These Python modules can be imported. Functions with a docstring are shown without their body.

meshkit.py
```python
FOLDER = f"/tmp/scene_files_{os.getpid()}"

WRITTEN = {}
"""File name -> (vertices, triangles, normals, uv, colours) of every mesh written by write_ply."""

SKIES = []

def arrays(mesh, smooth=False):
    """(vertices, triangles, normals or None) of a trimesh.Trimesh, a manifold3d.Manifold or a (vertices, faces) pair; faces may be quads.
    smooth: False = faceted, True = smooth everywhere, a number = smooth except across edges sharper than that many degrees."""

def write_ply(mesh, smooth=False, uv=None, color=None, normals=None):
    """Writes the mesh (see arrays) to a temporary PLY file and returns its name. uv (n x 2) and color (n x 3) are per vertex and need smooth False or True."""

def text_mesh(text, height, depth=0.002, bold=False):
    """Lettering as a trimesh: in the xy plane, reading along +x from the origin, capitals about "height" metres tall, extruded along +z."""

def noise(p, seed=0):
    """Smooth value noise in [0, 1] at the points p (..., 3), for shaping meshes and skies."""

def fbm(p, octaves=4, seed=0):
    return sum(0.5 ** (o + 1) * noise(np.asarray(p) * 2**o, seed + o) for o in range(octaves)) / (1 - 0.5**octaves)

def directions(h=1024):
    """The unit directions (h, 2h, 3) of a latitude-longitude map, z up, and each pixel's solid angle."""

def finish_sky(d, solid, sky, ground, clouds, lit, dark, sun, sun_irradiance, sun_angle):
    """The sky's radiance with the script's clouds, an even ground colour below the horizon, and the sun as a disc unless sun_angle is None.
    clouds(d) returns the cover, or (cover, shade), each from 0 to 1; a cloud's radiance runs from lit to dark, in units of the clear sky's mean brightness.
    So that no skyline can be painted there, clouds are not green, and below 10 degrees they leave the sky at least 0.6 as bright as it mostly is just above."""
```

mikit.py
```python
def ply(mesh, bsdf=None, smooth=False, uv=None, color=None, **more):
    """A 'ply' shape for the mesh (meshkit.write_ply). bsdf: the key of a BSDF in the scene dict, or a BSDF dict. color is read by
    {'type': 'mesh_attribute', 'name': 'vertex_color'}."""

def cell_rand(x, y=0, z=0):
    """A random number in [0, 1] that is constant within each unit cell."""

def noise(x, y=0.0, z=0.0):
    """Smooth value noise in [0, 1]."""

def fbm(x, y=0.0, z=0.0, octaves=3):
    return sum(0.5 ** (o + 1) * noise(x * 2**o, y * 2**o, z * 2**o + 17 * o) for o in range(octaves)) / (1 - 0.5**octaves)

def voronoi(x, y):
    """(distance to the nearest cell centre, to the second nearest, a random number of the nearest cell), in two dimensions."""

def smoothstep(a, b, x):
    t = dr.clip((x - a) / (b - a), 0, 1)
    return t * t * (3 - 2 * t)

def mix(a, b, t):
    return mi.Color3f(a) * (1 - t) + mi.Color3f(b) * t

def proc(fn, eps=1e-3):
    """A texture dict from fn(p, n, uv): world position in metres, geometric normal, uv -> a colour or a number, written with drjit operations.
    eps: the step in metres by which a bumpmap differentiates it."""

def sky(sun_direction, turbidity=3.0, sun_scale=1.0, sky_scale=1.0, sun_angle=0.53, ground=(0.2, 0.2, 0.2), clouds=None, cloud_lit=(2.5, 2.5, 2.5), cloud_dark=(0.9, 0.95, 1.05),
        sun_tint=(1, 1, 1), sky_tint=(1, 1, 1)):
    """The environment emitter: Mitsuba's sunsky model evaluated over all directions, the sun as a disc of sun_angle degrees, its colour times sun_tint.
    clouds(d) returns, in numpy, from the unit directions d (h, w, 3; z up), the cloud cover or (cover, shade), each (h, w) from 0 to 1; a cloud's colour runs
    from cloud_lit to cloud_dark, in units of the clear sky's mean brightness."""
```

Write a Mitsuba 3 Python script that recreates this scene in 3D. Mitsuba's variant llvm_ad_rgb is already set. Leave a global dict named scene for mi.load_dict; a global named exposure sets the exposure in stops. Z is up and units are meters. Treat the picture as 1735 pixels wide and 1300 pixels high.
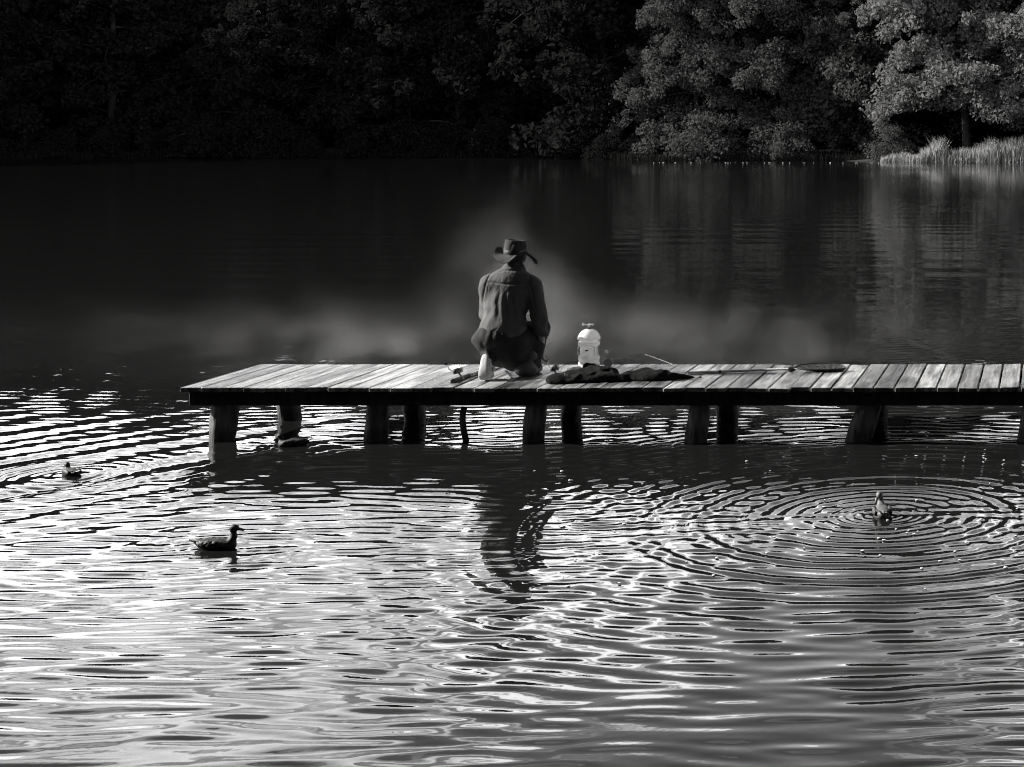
import math, random
import numpy as np, trimesh, manifold3d, shapely
import mitsuba as mi, drjit as dr
import mikit, meshkit
from mikit import noise, fbm, smoothstep, mix, proc, ply

T = mi.ScalarTransform4f
rng = np.random.default_rng(7)
random.seed(7)
scene, labels = {}, {}

# ------------------------------------------------------------------ camera, sky, exposure
CAM_H, FPX, HX, HY = 2.564, 2652.0, 1769.0, 229.0        # eye height, focal length and vanishing point in photo pixels (1735 wide)
scene['camera'] = {
    'type': 'perspective', 'fov': 2 * math.degrees(math.atan(867.5 / FPX)), 'fov_axis': 'x', 'near_clip': 0.1, 'far_clip': 3000.0,
    'to_world': T().look_at(origin=[0, 0, CAM_H], target=[0, 1, CAM_H], up=[0, 0, 1]),
    'principal_point_offset_x': (867.5 - HX) / 1735.0, 'principal_point_offset_y': (650.0 - HY) / 1300.0}
SUN = np.array([-1.0, 0.03, 0.52])


def clouds(d):
    el = np.degrees(np.arcsin(np.clip(d[..., 2], -1, 1)))
    q = d[..., :2] / (d[..., 2:3] + 0.10)
    p = np.concatenate([q * 3.2, np.full(q.shape[:-1] + (1,), 2.3)], -1)
    n = meshkit.fbm(p + 0.6 * (meshkit.fbm(p * 0.7 + 9, 3, 5)[..., None] - 0.5), 5, 11)
    base = 0.025 + 0.95 * np.exp(-np.clip(el - 10.5, 0, None) / 6.0)           # bright low sky, dark blue (red-filtered) zenith
    puff = np.clip((n - 0.49) / 0.10, 0, 1)
    b = base * (0.54 + 0.15 * n) + puff * (0.22 * base + 0.52 * np.exp(-((el - 17.5) / 6.0) ** 2))
    return np.ones_like(el), 1 - np.clip(b, 0, 1)


scene['sky'] = mikit.sky(SUN, turbidity=3, sun_scale=1.6, sky_scale=1.0, sun_tint=(0.786, 0.995, 1.48), ground=(0.05, 0.05, 0.05),
                         clouds=clouds, cloud_lit=(12.0, 12.0, 12.0), cloud_dark=(0.0, 0.0, 0.0))
exposure = 2.7


def at(px, py, y):
    """The point at depth y that stands at a photo pixel."""
    return np.array([(px - HX) * y / FPX, y, CAM_H - (py - HY) * y / FPX])


# ------------------------------------------------------------------ helpers
def tag(key, label=None, cat=None, group=None, kind=None):
    labels[key] = {k: v for k, v in (('label', label), ('category', cat), ('group', group), ('kind', kind)) if v}


def put(key, mesh, bsdf, smooth=False, uv=None, **lab):
    n, k = 1, key
    if isinstance(mesh, trimesh.Trimesh) and mesh.volume < 0:
        mesh = mesh.copy()
        mesh.invert()
    while k in scene:
        k = f'{key}_{n:03d}'
        n += 1
    scene[k] = ply(mesh, bsdf, smooth, uv)
    if lab:
        tag(k, **lab)
    return k


def grid_faces(nu, nv, wrap=False):
    i, j = np.meshgrid(np.arange(nu - 1), np.arange(nv if wrap else nv - 1), indexing='ij')
    a, b = i * nv + j, i * nv + (j + 1) % nv
    return np.stack([a, b, b + nv, a + nv], -1).reshape(-1, 4)


def tube(pts, rad, sides=10, cap=True, bump=0.0, seed=0):
    """A tapered tube along a polyline."""
    p, r = np.asarray(pts, float), np.broadcast_to(np.asarray(rad, float), (len(pts),))
    t = np.gradient(p, axis=0)
    t /= np.linalg.norm(t, axis=1, keepdims=True) + 1e-12
    ref = np.array([0, 0, 1.0]) if abs(t[:, 2]).mean() < 0.8 else np.array([1.0, 0, 0])
    a = np.cross(t, ref)
    a /= np.linalg.norm(a, axis=1, keepdims=True)
    b = np.cross(t, a)
    ang = np.arange(sides) * 2 * np.pi / sides
    dirs = np.cos(ang)[None, :, None] * a[:, None] + np.sin(ang)[None, :, None] * b[:, None]
    rr = r[:, None] * np.ones((1, sides))
    if bump:
        q = p[:, None] + dirs * r[:, None, None]
        rr = rr * (1 + bump * (meshkit.fbm(q * np.array([9, 9, 3.0]) + seed * 7.3, 4, seed) - 0.5) * 2)
    v = (p[:, None] + dirs * rr[..., None]).reshape(-1, 3)
    f = grid_faces(len(p), sides, True)
    f = np.vstack([f[:, [0, 1, 2]], f[:, [0, 2, 3]]])
    if cap:
        n = len(v)
        v = np.vstack([v, p[:1], p[-1:]])
        k = np.arange(sides)
        f = np.vstack([f, np.stack([np.full(sides, n), (k + 1) % sides, k], 1), np.stack([np.full(sides, n + 1), n - sides + k, n - sides + (k + 1) % sides], 1)])
    return trimesh.Trimesh(v, f, process=False)


def spline(pts, n):
    from scipy.interpolate import CubicSpline
    p = np.asarray(pts, float)
    s = np.concatenate([[0], np.cumsum(np.linalg.norm(np.diff(p, axis=0), axis=1))])
    return CubicSpline(s, p)(np.linspace(0, s[-1], n))


def lathe(profile, sides=40, center=(0, 0, 0)):
    pr = np.asarray(profile, float)
    ang = np.arange(sides) * 2 * np.pi / sides
    v = np.stack([pr[:, :1] * np.cos(ang), pr[:, :1] * np.sin(ang), np.repeat(pr[:, 1:2], sides, 1)], -1).reshape(-1, 3) + center
    f = grid_faces(len(pr), sides, True)
    return trimesh.Trimesh(v, np.vstack([f[:, [0, 1, 2]], f[:, [0, 2, 3]]]), process=False)


def box(lo, hi, jitter=0.0, bevel=0.0):
    lo, hi = np.minimum(lo, hi).astype(float), np.maximum(lo, hi).astype(float)
    if bevel:
        m = manifold3d.Manifold.batch_hull([manifold3d.Manifold.cube(tuple((hi - lo) - 2 * bevel * (1 - np.eye(3)[k]))).translate(tuple(lo + bevel * (1 - np.eye(3)[k]))) for k in range(3)])
        mm = m.to_mesh()
        v, f = np.array(mm.vert_properties[:, :3], float), np.array(mm.tri_verts)
    else:
        b = trimesh.creation.box(hi - lo)
        v, f = np.array(b.vertices) + (lo + hi) / 2, np.array(b.faces)
    return trimesh.Trimesh(v, f, process=False)


def cat(*ms):
    return trimesh.util.concatenate([m for m in ms])


# signed distance shapes and a surface from them
def d_cone(p, a, b, ra, rb):
    a, b = np.asarray(a, float), np.asarray(b, float)
    ab = b - a
    h = np.clip(((p - a) @ ab) / (ab @ ab), 0, 1)
    return np.linalg.norm(p - a - h[..., None] * ab, axis=-1) - (ra + (rb - ra) * h)


def d_ell(p, c, r):
    r = np.asarray(r, float)
    q = (p - np.asarray(c, float)) / r
    k0, k1 = np.linalg.norm(q, axis=-1), np.linalg.norm(q / r, axis=-1)
    return k0 * (k0 - 1) / np.maximum(k1, 1e-9)


def smin(ds, k):
    out = ds[0]
    for d in ds[1:]:
        h = np.clip(0.5 + 0.5 * (d - out) / k, 0, 1)
        out = d * (1 - h) + out * h - k * h * (1 - h)
    return out


def sdf_mesh(fn, lo, hi, step):
    lo, hi = np.asarray(lo, float), np.asarray(hi, float)
    n = np.ceil((hi - lo) / step).astype(int) + 1
    g = np.stack(np.meshgrid(*[lo[k] + step * np.arange(n[k]) for k in range(3)], indexing='ij'), -1)
    val = fn(g)
    ins = val < 0
    cs = [(a, b, c) for a in (0, 1) for b in (0, 1) for c in (0, 1)]
    sl = lambda A, c: A[c[0]:n[0] - 1 + c[0], c[1]:n[1] - 1 + c[1], c[2]:n[2] - 1 + c[2]]
    cnt = sum(sl(ins, c).astype(int) for c in cs)
    act = (cnt > 0) & (cnt < 8)
    idx = np.full(act.shape, -1)
    idx[act] = np.arange(act.sum())
    ac = np.argwhere(act)
    acc, num = np.zeros((len(ac), 3)), np.zeros(len(ac))
    for ca in cs:
        for k in range(3):
            if ca[k] == 0:
                cb = tuple(1 if j == k else ca[j] for j in range(3))
                va, vb = sl(val, ca)[act], sl(val, cb)[act]
                m = (va < 0) != (vb < 0)
                t = np.where(m, va / np.where(m, va - vb, 1), 0)
                pt = np.array(ca, float)[None] + t[:, None] * np.eye(3)[k]
                acc += pt * m[:, None]
                num += m
    v = lo + step * (ac + acc / num[:, None])
    faces = []
    for k in range(3):
        j, l = (k + 1) % 3, (k + 2) % 3
        hi_ = [n[0], n[1], n[2]]
        s0, s1 = [slice(1, hi_[q] - 1) for q in range(3)], [slice(1, hi_[q] - 1) for q in range(3)]
        s0[k], s1[k] = slice(0, n[k] - 1), slice(1, n[k])
        A, B = ins[tuple(s0)], ins[tuple(s1)]
        e = np.argwhere(A != B)
        if not len(e):
            continue
        flip = A[tuple(e.T)]
        base = e + 1
        base[:, k] -= 1
        def cell(dj, dl):
            c = base.copy()
            c[:, j] += dj
            c[:, l] += dl
            return idx[tuple(c.T)]
        q = np.stack([cell(-1, -1), cell(0, -1), cell(0, 0), cell(-1, 0)], 1)
        faces.append(np.where(flip[:, None], q, q[:, ::-1]))
    f = np.vstack(faces)
    return trimesh.Trimesh(v, np.vstack([f[:, [0, 1, 2]], f[:, [0, 2, 3]]]), process=False)


def moved(m, loc=(0, 0, 0), rz=0.0, s=1.0):
    m = m.copy()
    c, q = math.cos(rz), math.sin(rz)
    m.vertices = (np.array(m.vertices) * s) @ np.array([[c, -q, 0], [q, c, 0], [0, 0, 1.0]]).T + np.asarray(loc, float)
    return m


# ------------------------------------------------------------------ materials
def principled(**k):
    return {'type': 'principled', **k}


def grey(v):
    return {'type': 'rgb', 'value': [v, v, v]}


def wood_fn(base, var, seed):
    def fn(p, n, uv):
        g = fbm(p.x * 55 + seed, p.y * 2.2 + seed * 3.1, p.z * 40, 4)
        s = fbm(p.x * 5 + 3.7 * seed, p.y * 3.0, p.z * 6, 3)
        k = smoothstep(0.45, 0.75, fbm(p.x * 24 + seed, p.y * 2.6 + seed, 0.0, 4))
        v = base * (1 + var * (g - 0.5) * 3.0 + 1.3 * (s - 0.5)) * (1 - 0.6 * k) * (1 - 0.6 * smoothstep(0.48, 0.66, fbm(p.x * 9 + 2 * seed, p.y * 1.5 + seed, 0.0, 3)))
        return mi.Color3f(dr.clip(v, 0.01, 0.9))
    return fn


def wood_bump(p, n, uv):
    return fbm(p.x * 70, p.y * 3.0, p.z * 50, 3)


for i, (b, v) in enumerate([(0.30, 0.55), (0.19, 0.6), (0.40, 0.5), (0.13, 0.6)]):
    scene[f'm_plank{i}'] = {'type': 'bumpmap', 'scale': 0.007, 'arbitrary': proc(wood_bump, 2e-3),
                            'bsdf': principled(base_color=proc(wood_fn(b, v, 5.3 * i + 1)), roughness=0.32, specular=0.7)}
scene['m_beam'] = principled(base_color=proc(wood_fn(0.03, 0.4, 9.0)), roughness=0.7, specular=0.3)


def post_fn(p, n, uv):
    g = fbm(p.x * 40, p.y * 40, p.z * 4, 4)
    wet = smoothstep(0.16, 0.05, p.z + 0.06 * (g - 0.5))
    return mi.Color3f(dr.clip((0.16 * (0.3 + 1.4 * g)) * (1 - 0.65 * wet), 0.005, 1))


scene['m_post'] = {'type': 'bumpmap', 'scale': 0.012, 'arbitrary': proc(lambda p, n, uv: fbm(p.x * 45, p.y * 45, p.z * 4, 4), 2e-3),
                   'bsdf': principled(base_color=proc(post_fn), roughness=0.55)}


def cloth_fn(base, sc=1.0):
    def fn(p, n, uv):
        return mi.Color3f(base * (0.75 + 0.5 * fbm(p.x * 14 * sc, p.y * 14 * sc, p.z * 14 * sc, 3)) * (0.9 + 0.2 * noise(p.x * 260, p.y * 260, p.z * 260)))
    return fn


def fold_bump(p, n, uv):
    return fbm(p.x * 26 + 0.3 * p.z, p.y * 26, p.z * 15, 3)


for nm, b in (('jacket', 0.105), ('trousers', 0.04), ('hat', 0.06), ('coat', 0.010)):
    scene['m_' + nm] = {'type': 'bumpmap', 'scale': 0.012, 'arbitrary': proc(fold_bump, 2e-3),
                        'bsdf': principled(base_color=proc(cloth_fn(b)), roughness=0.9, specular=0.08)}
scene['m_skin'] = principled(base_color=grey(0.35), roughness=0.55, specular=0.4)
scene['m_hair'] = principled(base_color=grey(0.05), roughness=0.7)
scene['m_sole'] = principled(base_color=proc(lambda p, n, uv: mi.Color3f(0.58 * (0.8 + 0.3 * fbm(p.x * 40, p.y * 40, p.z * 30, 3)))), roughness=0.6)
scene['m_shoe'] = principled(base_color=proc(cloth_fn(0.55, 2.0)), roughness=0.7)
scene['m_boot'] = principled(base_color=proc(cloth_fn(0.08, 2.0)), roughness=0.6)
scene['m_black'] = principled(base_color=grey(0.02), roughness=0.4, specular=0.5)
scene['m_rubber'] = principled(base_color=grey(0.05), roughness=0.7)
scene['m_steel'] = {'type': 'roughconductor', 'material': 'none', 'alpha': 0.25, 'specular_reflectance': grey(0.75)}
scene['m_cork'] = principled(base_color=proc(lambda p, n, uv: mi.Color3f(0.5 * (0.6 + 0.7 * fbm(p.x * 120, p.y * 120, p.z * 120, 3)))), roughness=0.7)
scene['m_line'] = principled(base_color=grey(0.6), roughness=0.4)
scene['m_plastic'] = {'type': 'twosided', 'bsdf': principled(base_color=grey(0.86), roughness=0.25, specular=0.6)}
scene['m_canister'] = {'type': 'principledthin', 'base_color': grey(0.88), 'roughness': 0.25, 'diff_trans': 0.8, 'eta': 1.45}
scene['m_tin'] = principled(base_color=grey(0.55), roughness=0.45, metallic=0.2)
scene['m_feather'] = {'type': 'bumpmap', 'scale': 0.01, 'arbitrary': proc(lambda p, n, uv: fbm(p.x * 60, p.y * 60, p.z * 60, 2), 1e-3),
                      'bsdf': principled(base_color=proc(lambda p, n, uv: mi.Color3f(0.01 + 0.055 * smoothstep(0.42, 0.62, fbm(p.x * 55, p.y * 55, p.z * 70, 3)))), roughness=0.6)}
scene['m_feather_dark'] = principled(base_color=proc(lambda p, n, uv: mi.Color3f(0.008 + 0.025 * fbm(p.x * 60, p.y * 60, p.z * 60, 3))), roughness=0.6)
scene['m_feather_pale'] = principled(base_color=proc(lambda p, n, uv: mi.Color3f(0.05 + 0.12 * fbm(p.x * 60, p.y * 60, p.z * 60, 3))), roughness=0.6)
scene['m_bill'] = principled(base_color=grey(0.10), roughness=0.45)
scene['m_white_feather'] = principled(base_color=grey(0.6), roughness=0.6)
scene['m_soil'] = principled(base_color=proc(lambda p, n, uv: mi.Color3f(0.01 + 0.02 * fbm(p.x * 0.8, p.y * 0.8, p.z * 0.8, 4))), roughness=0.9, specular=0.2)
scene['m_bark'] = principled(base_color=grey(0.025), roughness=0.9, specular=0.2)


def leaf_mat(v, rough=0.45, dt=0.7):
    return {'type': 'principledthin', 'base_color': grey(v), 'roughness': rough, 'diff_trans': dt, 'eta': 1.4}


scene['m_leaf_shaded'] = leaf_mat(0.017)  # foliage darkened: shade of the far bank put into the leaf colour
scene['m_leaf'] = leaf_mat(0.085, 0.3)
scene['m_leaf_sunlit'] = leaf_mat(0.175, 0.28)  # foliage brightened: sunlight on the right-hand trees put into the leaf colour
scene['m_reed'] = leaf_mat(0.36, 0.5, 0.8)
scene['m_blossom'] = {'type': 'twosided', 'bsdf': principled(base_color=grey(0.55), roughness=0.6)}
scene['m_net'] = principled(base_color=grey(0.03), roughness=0.7)


def ripple(p, n, uv):
    far = smoothstep(14.5, 26.0, p.y)
    gust = 0.35 + 1.1 * smoothstep(0.35, 0.7, fbm(p.x * 0.05 + 3, p.y * 0.03, 0.0, 2))
    a = fbm(p.x * 3.2 + 0.5 * p.y, p.y * 6.5, 0.0, 3)
    return far * gust * a * 0.0050 + 0.00022 * fbm(p.x * 22, p.y * 26, 0.0, 2)


scene['m_water'] = {'type': 'bumpmap', 'scale': 1.0, 'arbitrary': proc(ripple, 4e-3),
                    'bsdf': {'type': 'plastic', 'int_ior': 1.36, 'diffuse_reflectance': grey(0.0095), 'nonlinear': False}}

# ------------------------------------------------------------------ lake: land, water
LAKE = shapely.Polygon([(-190, -8), (-165, 60), (-140, 120), (-124, 166), (-104, 177), (-72, 178), (-52, 175), (-46, 163), (-38, 159), (-22, 157), (-15, 150), (4, 146),
                        (22, 143), (60, 115), (72, 40), (52, 4), (6, 3.0), (-30, 2.5), (-100, -3)])


def land_height(x, y):
    pts = shapely.points(x.ravel(), y.ravel())
    d = shapely.distance(pts, LAKE) - shapely.distance(pts, LAKE.boundary) * shapely.contains(LAKE, pts)
    d = d.reshape(x.shape)
    z = np.where(d > 0, 0.12 * np.minimum(d, 3) + 0.16 * np.clip(d - 3, 0, 90) * np.clip(d / 25, 0, 1), np.maximum(0.25 * d, -2.5))
    return z + np.where(d > 4, 1.2 * (meshkit.fbm(np.stack([x * 0.06, y * 0.06, x * 0], -1), 3, 3) - 0.5), 0)


gx = np.concatenate([np.linspace(-1500, -260, 16), np.linspace(-250, 140, 157), np.linspace(150, 1500, 16)])
gy = np.concatenate([np.linspace(-1500, -60, 16), np.linspace(-50, 260, 125), np.linspace(275, 1800, 16)])
X, Y = np.meshgrid(gx, gy, indexing='ij')
Z = land_height(X, Y)
put('lake_shore_ground', (np.stack([X, Y, Z], -1).reshape(-1, 3), grid_faces(len(gx), len(gy))[:, ::-1]), 'm_soil', True, kind='structure', label='dark wooded ground rising behind the far bank of the lake')

# ducks: (x, y) on the water
DUCK_R, DUCK_L, DUCK_S, DUCK_P = at(1494, 873, 0)[:1], None, None, None
def on_water(px, py):
    y = CAM_H * FPX / (py - HY)
    return np.array([(px - HX) * y / FPX, y])
DUCK_R, DUCK_L, DUCK_S, DUCK_P = on_water(1494, 874), on_water(116, 806), on_water(368, 929), on_water(492, 756)

def wave_height(x, y, cell):
    r = np.random.default_rng(21)
    # slow warp, so that no crest is a straight line
    q = np.stack([x * 0.55, y * 0.55, 0 * x], -1)
    wx = x + 0.34 * (meshkit.fbm(q, 2, 31) - 0.5)
    wy = y + 0.34 * (meshkit.fbm(q + 40, 2, 32) - 0.5)
    z = np.zeros_like(x)

    def keep(lam):
        return np.clip((lam / cell - 2.2) / 2.0, 0, 1)

    def plane(lam, ang, slope, w):
        nonlocal z
        k = 2 * np.pi / lam
        ph = k * (wx * math.cos(ang) + wy * math.sin(ang)) + r.uniform(0, 6.28)
        z = z + w * keep(lam) * (slope / k) * np.sin(ph)

    gust = meshkit.fbm(np.stack([x * 0.18, y * 0.30, 0 * x], -1), 2, 8)
    left = 1.5 / (1 + np.exp((x + 5.7) / 0.25)) * np.exp(-((y - 11.8) / 2.0) ** 2)
    calm = 1 - 0.72 * np.exp(-((x - DUCK_R[0]) / 2.8) ** 2 - ((y - DUCK_R[1] + 0.4) / 3.0) ** 2)
    near = 1 / (1 + np.exp((y - 9.6) / 0.5))
    far = np.clip((y - 17) / 18, 0, 1)
    # smooth swell that makes the swirls of the foreground
    for _ in range(6):
        plane(r.uniform(0.28, 0.6), r.normal(math.pi / 2, 0.7), 0.006, (0.4 + 0.6 * gust) * (0.5 + 1.3 * near) * (1 - 0.7 * far))
    for _ in range(14):
        plane(r.uniform(0.085, 0.20), r.normal(math.pi / 2, 0.19), 0.0155, (0.3 + 1.3 * gust) * (1 - 0.35 * left) * calm * (1 - 0.75 * far))
    for _ in range(6):
        plane(r.uniform(0.09, 0.15), r.normal(math.pi / 2, 0.30), 0.010, (1 - 0.8 * near) * (1 - far) * gust * 2 * calm)
    # slanting crests on the left of the pier and before it
    for lam, s in ((0.36, 0.030), (0.31, 0.016), (0.22, 0.012), (0.50, 0.030), (0.62, 0.022)):
        plane(lam, math.atan2(-0.53, 0.84) + r.normal(0, 0.07), s, left)
    # far wind waves
    for _ in range(10):
        plane(r.uniform(0.5, 2.4), r.normal(math.pi / 2, 0.35), 0.0035, far)
    # a choppy patch out on the left
    patch = np.exp(-((x + 11.5) / 5.0) ** 2 - ((y - 24) / 7.0) ** 2)
    for _ in range(5):
        plane(r.uniform(0.22, 0.42), r.normal(math.pi / 2, 0.5), 0.018, patch)

    def rings(c, terms, reach, inner):
        nonlocal z
        ne = 0.45 + 1.15 * meshkit.fbm(np.stack([x * 1.1, y * 1.5, 0 * x + 3], -1), 3, 77) ** 1.3
        rr = np.hypot(wx * 0.2 + x * 0.8 - c[0], wy * 0.2 + y * 0.8 - c[1])
        for lam, s, rlo, rhi in terms:
            k = 2 * np.pi / lam
            west = 1 / (1 + np.exp(-(x + 3.75) / 0.18)) if c is DUCK_R else 1.0            # broken up by the pier posts and other wavelets
            env = west * np.clip((rr - rlo) / (0.25 * lam + 0.02), 0, 1) * np.clip((rhi - rr) / (0.35 * rhi), 0, 1)
            z = z + keep(lam) * env * (ne if rhi > 0.8 else 1) * (s / k) * np.sin(k * rr + r.uniform(0, 6))
    rings(DUCK_R, [(0.06, 0.08, 0.05, 0.55), (0.115, 0.070, 0.25, 2.4), (0.165, 0.060, 0.7, 4.6)], 3, 0)
    rings(DUCK_L, [(0.10, 0.11, 0.08, 0.85), (0.16, 0.03, 0.4, 1.6)], 1, 0)
    rings(DUCK_S, [(0.06, 0.05, 0.05, 0.30), (0.11, 0.025, 0.2, 0.9)], 1, 0)
    rings(DUCK_P, [(0.08, 0.04, 0.08, 0.5)], 1, 0)
    return z


rad = [3.0]
while rad[-1] < 300:
    rr = rad[-1]
    rad.append(rr + min(max(rr * rr / 7000, 0.0085), 1.6) if rr < 190 else rr + 12)
rad = np.array(rad)
th = np.concatenate([np.linspace(-math.pi, -0.84, 56)[:-1], np.linspace(-0.84, 0.09, 830), np.linspace(0.07, math.pi, 70)[1:-1]])   # from +y, towards +x
R_, TH = np.meshgrid(rad, th, indexing='ij')
WX, WY = R_ * np.sin(TH), R_ * np.cos(TH)
dens = (TH > -0.845) & (TH < 0.095)
cell = np.maximum(np.gradient(rad)[:, None] * np.abs(np.cos(TH)), np.where(dens, R_ * 0.00112, R_ * 0.05))
WZ = wave_height(WX, WY, cell)
wv = np.stack([WX, WY, WZ], -1).reshape(-1, 3)
put('lake_water', (wv, grid_faces(len(rad), len(th), True)), 'm_water', True, uv=wv[:, :2], kind='structure', label='dark rippled lake water reflecting bright sky')

# ------------------------------------------------------------------ pier
DECK = 0.466
YF, YB = 13.0, 14.32
labels['pier'] = {'label': 'old plank fishing pier on round timber posts reaching in from the right', 'category': 'pier'}
pitch, x0 = 35.6 * YF / FPX, (306 - HX) * YF / FPX
NPL = 46
x = x0
for i in range(NPL):
    r = random.Random(100 + i)
    w = pitch - (0.008 if i < 24 else 0.014) + r.uniform(-0.004, 0.004)
    a = box((x, YF + r.uniform(-0.02, 0.016), DECK - 0.036), (x + w, YB + r.uniform(-0.015, 0.015), DECK + r.uniform(-0.003, 0.003)), bevel=0.004)
    a.vertices = a.vertices + np.stack([0 * a.vertices[:, 0], 0 * a.vertices[:, 0], (a.vertices[:, 0] - x) * r.uniform(-0.03, 0.03)], 1)
    put('pier__plank', a, f'm_plank{r.choice([0, 0, 2, 1, 3]) if i < 16 else r.choice([0, 1, 1, 3, 3])}')  # paler choices on the left: sunlit and dimmer deck put into plank colour
    x += pitch
xe = x
zb = DECK - 0.040
for yy in (YF + 0.035, YB - 0.115):
    b = box((x0 + 0.05, yy, zb - 0.115), (xe, yy + 0.08, zb), bevel=0.006)
    put('pier__beam', b, 'm_beam')
put('pier__end_beam', box((x0 + 0.052, YF + 0.117, zb - 0.112), (x0 + 0.12, YB - 0.117, zb - 0.002), bevel=0.006), 'm_beam')
posts = [(384, 374, .100, 13.16), (642, 634, .093, 13.16), (911, 904, .088, 13.16), (1189, 1173, .098, 13.16), (1480, 1458, .112, 13.16), (1752, 1748, .10, 13.16),
         (480, 484, .092, 14.10), (697, 703, .092, 14.10), (971, 975, .096, 14.10), (1232, 1236, .098, 14.10), (1489, 1491, .095, 14.10)]
for i, (pt, pb, r, y) in enumerate(posts):
    top, bot = at(pt, 0, y), at(pb, 0, y)
    ts = np.linspace(0, 1, 26)
    rr = np.random.default_rng(i)
    bend = rr.normal(0, 0.03, (1, 2)) * np.sin(ts * 3.1)[:, None]
    z = np.linspace(zb - 0.002, -1.2, 26)
    fz = (zb - z) / zb
    p = np.stack([top[0] + (bot[0] - top[0]) * fz + bend[:, 0], np.full(26, y) + bend[:, 1], z], 1)
    put('pier__post', tube(p, r * (1 + 0.05 * np.sin(ts * 9 + i)), 28, bump=0.30, seed=i), 'm_post', True)
p = spline([at(787, 690, 13.13), at(784, 715, 13.13), at(787, 735, 13.13), at(788, 790, 13.13)], 16)
put('pier__stake', tube(p, np.linspace(.024, .028, 16), 12, bump=0.15, seed=40), 'm_post', True)

# ------------------------------------------------------------------ the fisherman
MAN = np.array([(860 - HX) * 13.65 / FPX, 13.65, DECK])
labels['person'] = {'label': 'person in wide-brimmed hat and loose jacket kneeling on the pier, seen from behind', 'category': 'person'}


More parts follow.
